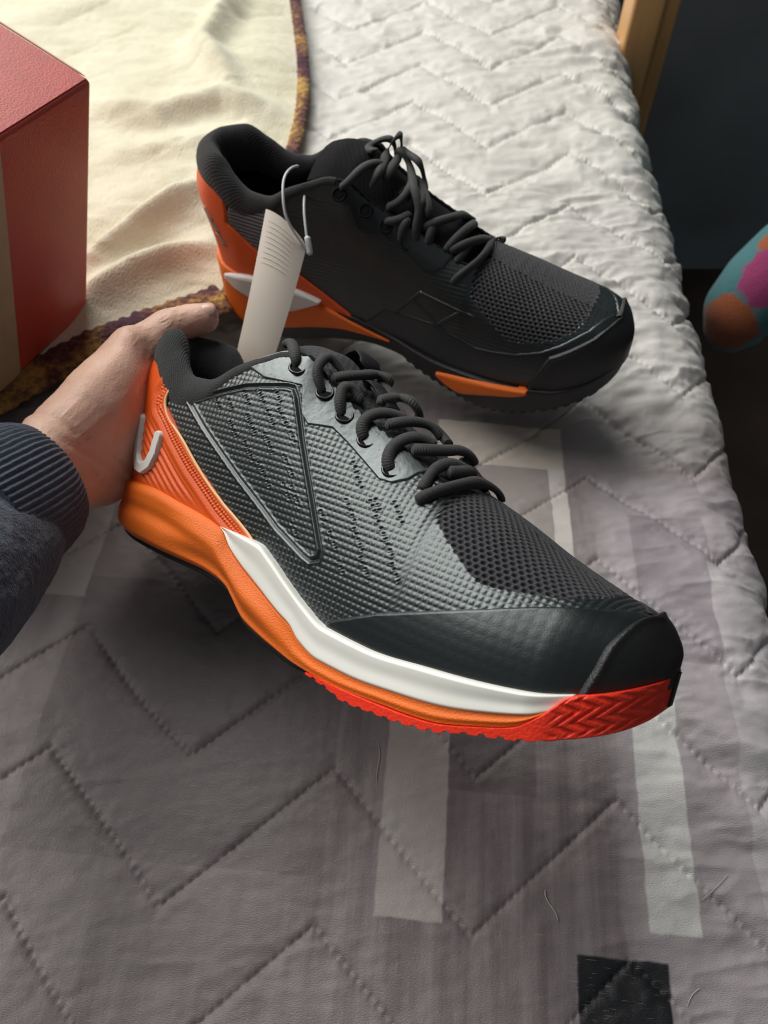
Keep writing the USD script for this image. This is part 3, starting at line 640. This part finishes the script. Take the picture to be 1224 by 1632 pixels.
NEAR_LACES=[
   [(104.7, -26.7, 109.1), (103.5, -27.8, 112.9), (98.0, -25.1, 118.4), (92.5, -21.3, 120.7), (83.2, -14.6, 120.3)] ,
   [(120.6, -23.9, 101.0), (119.2, -25.9, 103.8), (116.4, -27.0, 108.9), (114.9, -24.7, 115.0), (115.3, -20.7, 117.6), (118.1, -17.6, 115.8), (120.6, -15.5, 113.2), (122.7, -13.0, 111.7)] ,
   [(120.4, -21.9, 108.6), (123.3, -18.7, 110.8), (126.7, -10.0, 113.5), (127.0, 3.7, 116.1), (130.8, 5.3, 115.6), (132.8, 6.9, 112.1)] ,
   [(132.9, -22.8, 93.4), (131.1, -24.5, 96.7), (128.8, -23.6, 102.5), (128.1, -20.7, 106.7), (129.8, -18.2, 106.6), (132.5, -16.6, 104.3), (135.1, -14.7, 102.3)] ,
   [(140.0, -12.3, 103.6), (141.6, -8.1, 105.6), (142.1, 2.1, 108.0), (149.1, 1.0, 107.3), (152.0, 2.5, 104.7), (151.2, 6.4, 101.1)] ,
   [(146.6, -22.2, 85.9), (144.9, -23.7, 88.6), (143.2, -23.0, 92.9), (143.8, -19.9, 96.8), (146.6, -15.3, 99.3), (150.2, -9.8, 99.7), (153.1, -5.9, 99.2)] ,
   [(150.4, -17.3, 94.6), (155.2, -12.3, 97.3), (158.2, -3.4, 99.1), (162.0, 1.5, 98.6), (165.2, 3.4, 96.1), (166.3, 4.5, 94.2)] ,
   [(163.5, -23.7, 76.5), (161.4, -24.8, 79.6), (159.8, -22.7, 84.8), (160.5, -18.4, 89.2), (163.8, -13.5, 92.4), (167.8, -8.5, 92.2), (170.8, -6.3, 90.6)] ,
   [(165.7, -16.7, 87.3), (172.1, -12.4, 88.8), (176.2, -4.1, 90.4), (179.0, 4.5, 91.3), (180.9, 8.9, 89.4), (182.0, 11.4, 86.6)] ,
   [(178.9, -22.7, 72.6), (179.1, -20.9, 76.7), (178.4, -15.8, 81.2), (179.7, -11.1, 84.3), (181.3, -6.9, 85.3), (183.2, -1.6, 84.6), (184.4, 3.4, 83.1)] ,
   [(181.9, -11.6, 81.8), (185.0, -3.7, 83.4), (184.2, 9.4, 82.7), (187.5, 11.3, 80.6)] ,
   [(180.3, -26.7, 67.8), (183.0, -26.5, 70.6), (186.5, -22.1, 74.3), (190.4, -9.7, 78.9), (191.5, 3.0, 80.2), (194.5, 11.5, 78.6), (195.5, 17.5, 74.5)] ,
   [(161.5, 3.3, 98.7), (165.8, 5.1, 95.9), (171.6, 3.6, 92.4)] ,
   [(179.3, 3.4, 86.9), (181.7, 10.2, 84.2), (187.0, 9.4, 80.3)] ,
   [(125.3, 7.1, 112.9), (133.2, 4.0, 110.2), (139.1, 1.9, 106.8)] ,
]
FAR_LACES=[
   [(179.3, 28.0, 70.3), (183.3, 25.8, 76.3), (188.5, 17.4, 80.1), (190.4, 0.6, 80.4), (188.9, -20.2, 74.4), (190.5, -23.8, 73.5), (192.1, -21.6, 69.9)] ,
   [(159.6, 20.1, 86.0), (159.6, 18.7, 91.0), (159.7, 14.3, 95.1), (161.4, 9.1, 96.6)] ,
   [(153.3, 16.4, 93.1), (159.3, 13.5, 97.0), (167.2, 3.8, 97.1), (169.1, -18.3, 85.7), (172.4, -22.4, 81.2)] ,
   [(170.1, 18.9, 83.8), (173.0, 15.0, 88.9), (176.0, 4.8, 91.1), (170.9, -20.2, 78.6)] ,
   [(172.4, 18.8, 84.3), (179.4, 12.8, 87.6), (184.6, 0.0, 84.6), (186.6, -12.0, 77.8)] ,
   [(177.2, 21.1, 79.3), (180.4, 14.7, 83.9), (180.7, 7.8, 85.7)] ,
   [(153.5, 20.3, 87.8), (150.9, 18.3, 96.0), (150.3, 13.6, 103.4), (143.5, 5.5, 111.2), (132.1, -12.4, 114.4), (127.9, -14.5, 118.7), (122.6, -16.9, 118.7)] ,
   [(152.7, 11.5, 98.7), (149.9, 9.1, 106.8), (143.9, -8.3, 107.9), (140.2, -10.7, 116.9), (132.1, -15.1, 118.4), (124.8, -17.7, 120.3)] ,
   [(140.8, 8.6, 104.3), (141.1, 4.7, 110.2), (138.0, -10.4, 107.5), (151.8, 6.0, 105.5), (156.3, 12.2, 97.9)] ,
   [(130.5, 17.2, 102.6), (137.0, 13.6, 105.4), (140.1, 7.1, 109.3), (135.2, -8.4, 108.0)] ,
   [(120.4, 16.9, 112.1), (123.2, 8.5, 119.9), (117.3, -14.1, 119.0), (121.0, -17.0, 126.0), (122.9, -19.3, 127.2), (123.8, -19.8, 122.2), (125.1, -6.2, 116.0), (126.3, 10.5, 113.1)] ,
   [(103.9, 24.9, 112.6), (112.2, 20.1, 119.7), (117.4, 9.9, 122.4), (121.5, 3.4, 120.0), (121.3, 10.0, 116.4)] ,
   [(116.2, -1.1, 125.1), (112.5, -17.4, 123.4), (117.0, -18.6, 123.7), (120.9, -17.0, 114.4), (137.6, 5.9, 110.1)] ,
   [(131.1, 21.3, 97.0), (137.7, 21.4, 97.8), (142.8, 17.4, 99.2), (144.9, 13.0, 99.7)] ,
   [(143.4, 23.5, 86.7), (143.8, 23.3, 92.2), (144.2, 20.6, 96.5), (146.2, 16.0, 97.6)] ,
]
shoe_n = thing('tennis_shoe', 'black and orange tennis shoe with white wedge, held up by a hand in front', 'shoe')
LN = (-.13317705, .23024164, .02717934)
shoe_n_x = UsdGeom.Xformable(shoe_n); shoe_n_x.AddTranslateOp().Set(Gf.Vec3d(*LN))
RN = Rotation.from_rotvec([-0.90961541, -0.04598288, -0.65816197]).as_matrix()
BN = build_shoe(shoe_n, NEAR, False, RN, LN, True)
shoe_f = thing('tennis_shoe', 'black tennis shoe standing on the bed behind, with a hang tag on it', 'shoe')
LF = (-.10689016, .47252356, .007029)
UsdGeom.Xformable(shoe_f).AddTranslateOp().Set(Gf.Vec3d(*LF))
RF = Rotation.from_euler('zyx', [-0.44366178, -0.02372418, -0.06375694]).as_matrix()
BF = build_shoe(shoe_f, FAR, True, RF, LF, False)
NP = lambda *p: BN.place(np.array(p) / 1000.)
FP_ = lambda *p: BF.place(np.array(p) / 1000.)

# ------------------------------------------------------------------ the red box
box = thing('shoe_box', 'red cardboard shoe box with a tan printed end on the cream blanket', 'box')
C0 = np.array([-.21549, .43860, .008])
E1 = np.array([.32410926, -.06978915, .94344192]); E2 = np.array([-.41282696, -.9077432, .07467382]); E3 = -np.array([.85119157, -.41368074, -.32301882])
def boxpart(name, u, v, w, m, r=.0016):
    pts = [C0 + E2 * a + E3 * b + E1 * c_ for a in (u[0] + r, u[1] - r) for b in (v[0] + r, v[1] - r) for c_ in (w[0] + r, w[1] - r)]
    return obj(name, to_tri(rounded_hull(pts, r, 12)), m, box, 40)
card = plain('red_card', (.46, .062, .050), .46, .4, bump=(900, .0002), vary=(60, .08))
card2 = plain('red_card_side', (.62, .085, .055), .33, .8, bump=(700, .00015), vary=(40, .06))
tan = plain('tan_card', (.55, .42, .27), .5, .4, bump=(900, .0002), vary=(50, .08))
boxpart('box_body', (0, .24), (0, .33), (0, .184), card2, .0032)
boxpart('lid_top', (.0022, .238), (.0022, .328), (.1825, .1843), card, .0004)
boxpart('tan_panel', (.0724, .239), (-.0004, .01), (.0004, .1812), tan, .0003)
edge_m = plain('worn_card_glint', (.70, .45, .38), .35, .5)
obj('worn_edge_glint', tube([C0 + E1 * .1836 + E3 * .004 + E2 * .0006, C0 + E1 * .1838 + E3 * .06 + E2 * .0004, C0 + E1 * .1836 + E3 * .15 + E2 * .0005, C0 + E1 * .1838 + E3 * .25 + E2 * .0004], .0007, 8, .004), edge_m, box)  # pale strip paints the window's glint along the worn top edge

# ------------------------------------------------------------------ hang tag and its plastic loop
tg = thing('hang_tag', 'blank pale paper hang tag hanging in front of the rear shoe', 'tag')
paper = plain('tag_paper', (.80, .70, .61), .45, .4, vary=(14, .04))
TL, TM, TR_, BR_, BL_ = at(424, 333, .500), at(455, 352, .500), at(489, 392, .500), at(432, 585, .470), at(371, 590, .470)
def tag_sheet():
    nu, nv = 14, 60; g = []
    for i, v_ in enumerate(np.linspace(0, 1, nv)):
        top = [TL, TM, TR_]
        row = []
        for u_ in np.linspace(0, 1, nu):
            a_ = TL * (1 - u_) ** 2 + 2 * u_ * (1 - u_) * (TM * 1.0 + (TM - (TL + TR_) / 2) * .6) + TR_ * u_ ** 2
            b_ = BL_ * (1 - u_) + BR_ * u_
            p_ = a_ * (1 - v_) + b_ * v_; row.append(p_)
        g.append(row)
    g = np.array(g); nrm = np.cross(g[-1, 0] - g[0, 0], g[0, -1] - g[0, 0]); nrm /= np.linalg.norm(nrm)
    if nrm @ (np.array([0, 0, EYE_H]) - g[0, 0]) < 0: nrm = -nrm
    u = np.linspace(-1, 1, nu)[None, :, None]; vv = np.linspace(0, 1, nv)[:, None, None]
    g = g + nrm * (.0016 * (1 - u ** 2) + .004 * np.sin(vv * np.pi))
    v = np.vstack([g.reshape(-1, 3), (g - nrm * .0005).reshape(-1, 3)]); n = nu * nv
    f = np.vstack([tris(gridfaces(nv, nu)), tris(gridfaces(nv, nu, flip=True)) + n])
    rim = [i for i in range(nu)] + [j * nu + nu - 1 for j in range(1, nv)] + [(nv - 1) * nu + i for i in range(nu - 2, -1, -1)] + [j * nu for j in range(nv - 2, 0, -1)]
    r = np.array(rim); r2 = np.roll(r, -1); f = np.vstack([f, np.stack([r, r2, r2 + n], 1), np.stack([r, r2 + n, r + n], 1)])
    return trimesh.Trimesh(v, f, process=False), g, nrm
ts, TG, TN = tag_sheet()
obj('card', ts, paper, tg, 30)
rule = plain('tag_print', (.74, .64, .56), .5, .3)
for k in range(9):                                              # faint printed rules across the top of the card
    i = 4 + k * 2
    line = np.array([TG[i, 1 + j] for j in range(0, 10)]) + TN * .0002
    obj('printed_rule', tube(line, .00022, 6, .003, up=TN, flat=.3), rule, tg)
clear = plain('clear_plastic', (.72, .74, .74), .25, .5, transmission_weight=.25)
lp = thing('plastic_loop', 'thin clear plastic loop tying the hang tag to the rear shoe', 'tag fastener')
E_ = lambda x, y, d: at(x, y, d)
obj('strand', tube([E_(486, 396, .498), E_(470, 372, .494), E_(456, 345, .492), E_(451, 310, .494), E_(453, 284, .500), E_(463, 269, .508), E_(476, 266, .520)], .0008, 8, .002), clear, lp)
obj('strand', tube([E_(490, 398, .497), E_(488, 370, .498), E_(485, 340, .502), E_(485, 318, .507), E_(489, 304, .515)], .0008, 8, .002), clear, lp)
obj('bead', tube([E_(490, 376, .497), E_(491, 386, .496), E_(493, 396, .496), E_(493, 407, .496)], .0019, 10, .0008), clear, lp)

# ------------------------------------------------------------------ the hand that holds the shoe
per = thing('person', 'left hand and forearm in a navy sleeve, thumb over the heel of the front shoe', 'person')
def skin():
    n = {'g': ('geometry', {}), 'p': ('principled_bsdf', {'roughness': .48, 'specular_ior_level': .4, 'subsurface_weight': .12, 'subsurface_scale': .004, 'subsurface_radius': (1, .35, .2)}),
         'v': ('noise_texture', {'scale': 55.0, 'detail': 4.0}), 'r': ('rgb_ramp', {'ramp': [(.3, (.62, .36, .265)), (.55, (.69, .44, .335)), (.75, (.74, .43, .345))]}),
         'c': ('voronoi_texture', {'scale': 900.0}), 'd': ('noise_texture', {'scale': 400.0, 'detail': 3.0}), 'x': ('mix', {'mix_type': 'mix', 'fac': .5}), 'u': ('bump', {'strength': .5, 'distance': .0004})}
    return mat('skin', n, [('g.position', 'v.vector'), ('v.fac', 'r.fac'), ('r.color', 'p.base_color'), ('g.position', 'c.vector'), ('g.position', 'd.vector'), ('c.distance', 'x.color1'), ('d.fac', 'x.color2'), ('x.color', 'u.height'), ('u.normal', 'p.normal')])
SK = skin()
def ball(p, r): return m3.Manifold.sphere(r, 28).translate(list(map(float, p)))
def bone(*pr): return m3.Manifold.batch_hull([ball(p, r) for p, r in pr])
TIP, IP, MCP, CMC = at(324, 507, .452), at(276, 521, .451), at(213, 562, .441), at(150, 650, .424)
WR, WU, PALM, HEELP, IDX = at(86, 706, .415), at(112, 765, .424), at(187, 670, .437), at(158, 752, .436), at(232, 590, .470)
FA1, FA2 = at(30, 758, .398), at(40, 805, .402)
parts = [bone((TIP, .0083), (at(300, 512, .452), .0090), (IP, .0094)), bone((IP, .0094), (at(245, 538, .447), .0100), (MCP, .0128)), bone((MCP, .0128), (CMC, .0185)),
         bone((CMC, .0185), (PALM, .0188), (MCP, .0110)), bone((PALM, .0185), (HEELP, .0180), (CMC, .0180)), bone((CMC, .0180), (HEELP, .0180), (WR, .0165), (WU, .0165)), bone((PALM, .0180), (IDX, .0120), (MCP, .0105)),
         bone((WR, .0170), (WU, .0170), (FA1, .016), (FA2, .016))]
for z, ln in ((92, 50), (75, 58), (58, 55), (42, 46)):
    k, pi_, di, ti = NP(-17, -2, z), NP(8, 46 if z > 60 else 49, z), NP(8 + ln * .45, 49 if z > 60 else 53, z - 3), NP(8 + ln * .85, 45 if z > 60 else 49, z - 6)
    parts += [bone((PALM, .014), (HEELP, .012), (k, .0105)), bone((k, .0100), (pi_, .0090)), bone((pi_, .0090), (di, .0080)), bone((di, .0080), (ti, .0070))]
hand = to_tri(m3.Manifold.batch_boolean(parts, m3.OpType.Add).refine_to_length(.0026))
hand = trimesh.Trimesh(hand.vertices, hand.faces, process=True)
trimesh.smoothing.filter_taubin(hand, lamb=.5, nu=.51, iterations=26)
V = np.array(hand.vertices); N_ = np.array(hand.vertex_normals)
# knuckle swell, tendon and skin folds
def bump(p, r, hgt): 
    global V
    V = V + N_ * (hgt * np.exp(-(np.linalg.norm(V - p, axis=1) / r) ** 2))[:, None]
bump(at(203, 538, .432), .0085, .0042); bump(at(160, 590, .415), .012, .0018); bump(at(228, 535, .437), .008, -.0012); bump(at(262, 500, .445), .008, .0014); bump(at(175, 600, .415), .018, .0016); bump(at(240, 540, .437), .007, -.0012); bump(at(215, 640, .415), .016, .0016)
axis = (TIP - IP) / np.linalg.norm(TIP - IP)
s_ = (V - IP) @ axis; near_ip = np.linalg.norm(V - IP, axis=1) < .016
V = V - N_ * (.00055 * near_ip * sum(np.exp(-((s_ - o) / .0006) ** 2) for o in (-.0042, -.0015, .0012, .0040)))[:, None]
mx = (IP - MCP) / np.linalg.norm(IP - MCP); sm = (V - MCP) @ mx; near_m = smooth(.022, .014, np.linalg.norm(V - MCP, axis=1)) * smooth(-.2, .3, N_[:, 2])
V = V - N_ * (.0006 * near_m * sum(np.exp(-((sm + .0015 * np.sin(V @ np.array([700, 500, 300.])) - o) / .0007) ** 2) for o in (-.007, -.0035, .0, .0038)))[:, None]
w_ax = (CMC - (WR + WU) / 2); w_ax /= np.linalg.norm(w_ax); sw = (V - (WR + WU) / 2) @ w_ax + .004 * np.sin((V @ np.array([60, 90, 40.])))
V = V - N_ * (.0010 * sum(np.exp(-((sw - o) / .0010) ** 2) for o in (.004, .0095)))[:, None]
V = V + N_ * (.0012 * (meshkit.fbm(V * 90, 3, 61) - .5) + .0005 * (meshkit.fbm(V * np.array([420, 300, 420]), 2, 62) - .5))[:, None]
ten = at(205, 545, .42) - at(110, 660, .40); ten /= np.linalg.norm(ten)
for o_ in (0.0, .011):                                          # two tendons run from the thumb's knuckle to the wrist
    c_ = at(205 + o_ * 900, 555 + o_ * 2400, .425); rel = V - c_; al = rel @ ten; dd_ = np.linalg.norm(rel - al[:, None] * ten, axis=1)
    V = V + N_ * (.0013 * np.exp(-(dd_ / .0055) ** 2) * smooth(.01, -.01, al) * smooth(-.05, -.03, al))[:, None]
hand.vertices = V
obj('hand', (V, np.array(hand.faces)), SK, per)
# thumbnail: a curved plate on the top of the tip
eye = np.array([0, 0, EYE_H]); nu_ = np.array([0, .25, 1.0]) + .55 * (eye - TIP) / np.linalg.norm(eye - TIP); nu_ -= axis * (nu_ @ axis); nu_ /= np.linalg.norm(nu_); nb = np.cross(nu_, axis)
g = []
for u_ in np.linspace(-1, 1, 25):
    row = []
    for v_ in np.linspace(-1, 1, 21):
        w_ = .0060 * (1 - .18 * max(u_, 0) ** 2) * (1 - .25 * max(-u_, 0) ** 3)
        ang_ = v_ * .88
        row.append(TIP + axis * (.0008 + .0070 * u_ - .0012 * v_ ** 2 * np.sign(u_) * abs(u_)) + nb * np.sin(ang_) * w_ * 1.22 + nu_ * (.0088 * np.cos(ang_) - .0006 - .0012 * max(u_, 0) ** 2 - .0010 * (abs(u_) > .99) - .0010 * (abs(v_) > .99)))
    g.append(row)
g = np.array(g)
obj('thumbnail', (g.reshape(-1, 3), tris(gridfaces(25, 21))), plain('nail', (.66, .40, .31), .25, .5), per)
# ribbed cuff and fleece sleeve
wool = plain('navy_rib', (.058, .076, .115), .9, .2, bump=(1600, .0008), sheen_weight=.25, vary=(700, .25))
fleece = plain('navy_fleece', (.046, .063, .100), .95, .15, bump=(1100, .0014, 4.0), sheen_weight=.3, vary=(500, .3))
def sleeve(stn, sides, ribs=None, rough=0., seed=1):
    """stn: (centre, radius across in the picture, radius in depth)"""
    P = spline([s[0] for s in stn], .0008); k = np.linspace(0, 1, len(P)); kk = np.linspace(0, 1, len(stn))
    rx = PchipInterpolator(kk, [s[1] for s in stn])(k); ry = PchipInterpolator(kk, [s[2] for s in stn])(k)
    t = np.gradient(P, axis=0); t /= np.linalg.norm(t, axis=1, keepdims=True)
    view = P - eye; view /= np.linalg.norm(view, axis=1, keepdims=True)
    a = np.cross(view, t); a /= np.linalg.norm(a, axis=1, keepdims=True); b = np.cross(t, a)
    ang = np.linspace(0, 2 * np.pi, sides, endpoint=False); m = np.ones((len(P), sides))
    if ribs: m = 1 + .020 * np.sin(ang * ribs + 0 * k[:, None]) 
    q = P[:, None] + np.cos(ang)[None, :, None] * a[:, None] * rx[:, None, None] + np.sin(ang)[None, :, None] * b[:, None] * ry[:, None, None]
    c_ = P[:, None]; d = q - c_
    m = m + rough * (meshkit.fbm(q * 45, 3, seed) - .5) + .25 * rough * (meshkit.fbm(q * 400, 2, seed + 1) - .5)
    return loft(c_ + d * m[..., None])
def ab_px(x, y, d): return at(x, y, d)
cuff = sleeve([(ab_px(76, 757, .413), .0270, .024), (ab_px(71, 760, .412), .0320, .029), (ab_px(58, 768, .409), .0342, .031), (ab_px(32, 784, .402), .0345, .032), (ab_px(-10, 810, .390), .034, .032), (ab_px(-70, 850, .372), .033, .032)], 380, 70, .06, 71)
obj('cuff', cuff, wool, per)
slv = sleeve([(ab_px(10, 846, .392), .0260, .025), (ab_px(4, 850, .388), .0350, .034), (ab_px(-18, 866, .380), .0392, .038), (ab_px(-70, 900, .366), .042, .040), (ab_px(-190, 980, .335), .046, .044), (ab_px(-350, 1080, .310), .048, .046), (ab_px(-620, 1260, .300), .050, .048)], 260, None, .12, 72)
obj('sleeve', slv, fleece, per)

# ------------------------------------------------------------------ another foot in a bright sock beyond the bed
foot = thing('person', 'foot in a teal sock with orange toe and pink patches beside the bed', 'person')
def sock_mat():
    n = {'g': ('geometry', {}), 'p': ('principled_bsdf', {'roughness': .95, 'specular_ior_level': .15, 'sheen_weight': .2}), 'b': ('noise_texture', {'scale': 700.0, 'detail': 2.0}), 'u': ('bump', {'strength': .6, 'distance': .0015})}
    l = [('g.position', 'b.vector'), ('b.fac', 'u.height'), ('u.normal', 'p.normal')]
    n['wn'] = ('noise_texture', {'scale': 32.0, 'detail': 3.0}); n['wob'] = ('math', {'math_type': 'multiply_add', 'value2': .034, 'value3': -.017}); l += [('g.position', 'wn.vector'), ('wn.fac', 'wob.value1')]
    last = None
    base = (.05, .145, .16)
    n['c0'] = ('mix', {'color1': base, 'color2': base, 'fac': 0.0}); last = 'c0.color'
    for i, (p, r, col) in enumerate([(at(1148, 528, .79), .033, (.26, .075, .03)), (at(1226, 440, .775), .030, (.24, .035, .11)), (at(1216, 384, .79), .010, (.26, .075, .03)), (at(1290, 520, .80), .03, (.45, .30, .04))]):
        n['w%d' % i] = ('math', {'math_type': 'add'}); l.append(('wob.value', 'w%d.value2' % i)); n['d%d' % i] = ('vector_math', {'math_type': 'distance', 'vector2': tuple(p)}); n['e%d' % i] = ('map_range', {'from_min': r - .002, 'from_max': r + .002, 'to_min': 1.0, 'to_max': 0.0, 'clamp': True}); n['c%d' % (i + 1)] = ('mix', {'color2': col})
        l += [('g.position', 'd%d.vector1' % i), ('d%d.value' % i, 'w%d.value1' % i), ('w%d.value' % i, 'e%d.value' % i), ('e%d.result' % i, 'c%d.fac' % (i + 1)), (last, 'c%d.color1' % (i + 1))]; last = 'c%d.color' % (i + 1)
    l.append((last, 'p.base_color'))
    return mat('sock_knit', n, l)
fpts = [((1166, 519), .83, .025), ((1184, 490), .82, .034), ((1219, 456), .82, .039), ((1270, 420), .82, .044), ((1330, 380), .83, .046), ((1350, 260), .85, .042), ((1365, 60), .88, .046), ((1400, -350), 1.0, .052), ((1420, -800), 1.25, .060)]
mm = m3.Manifold.batch_boolean([bone((at(*p0, d0), r0), (at(*p1, d1), r1)) for (p0, d0, r0), (p1, d1, r1) in zip(fpts[:-1], fpts[1:])], m3.OpType.Add)
# five toes under the knit
toe = [m3.Manifold.batch_hull([ball(at(1148 + 9 * i, 528 + 4.5 * i, .835 - .006 * i), .0115 - .001 * i), ball(at(1168 + 8 * i, 500 + 8 * i, .83), .017)]) for i in range(4)]
mm = m3.Manifold.batch_boolean([mm] + toe, m3.OpType.Add)
mm = to_tri(mm.refine_to_length(.005)); mm = trimesh.Trimesh(mm.vertices, mm.faces, process=True); trimesh.smoothing.filter_taubin(mm, lamb=.5, nu=.51, iterations=30)
obj('sock', mm, sock_mat(), foot)

# ------------------------------------------------------------------ wooden post at the bed's side
wood = mat('honey_wood', {'g': ('geometry', {}), 'm': ('mapping', {'scale': (60.0, 60.0, 4.0)}), 'n': ('noise_texture', {'scale': 1.0, 'detail': 5.0, 'distortion': 1.2}), 'r': ('rgb_ramp', {'ramp': [(.3, (.46, .24, .09)), (.7, (.62, .36, .15))]}), 'p': ('principled_bsdf', {'roughness': .38})},
           [('g.position', 'm.vector'), ('m.vector', 'n.vector'), ('n.fac', 'r.fac'), ('r.color', 'p.base_color')])
post = thing('bed_post', 'honey coloured wooden post standing beside the head of the bed', 'post')
def post_part(name, x0, x1, y0, y1, z0, z1, r=.004):
    return obj(name, to_tri(rounded_hull([(x, y, z) for x in (x0 + r, x1 - r) for y in (y0 + r, y1 - r) for z in (z0 + r, z1 - r)], r, 12)), wood, post, 40)
post_part('upright', .250, .2835, .86, .90, -.45, .42)
post_part('side_board', .284, .301, .868, .892, -.45, .42)
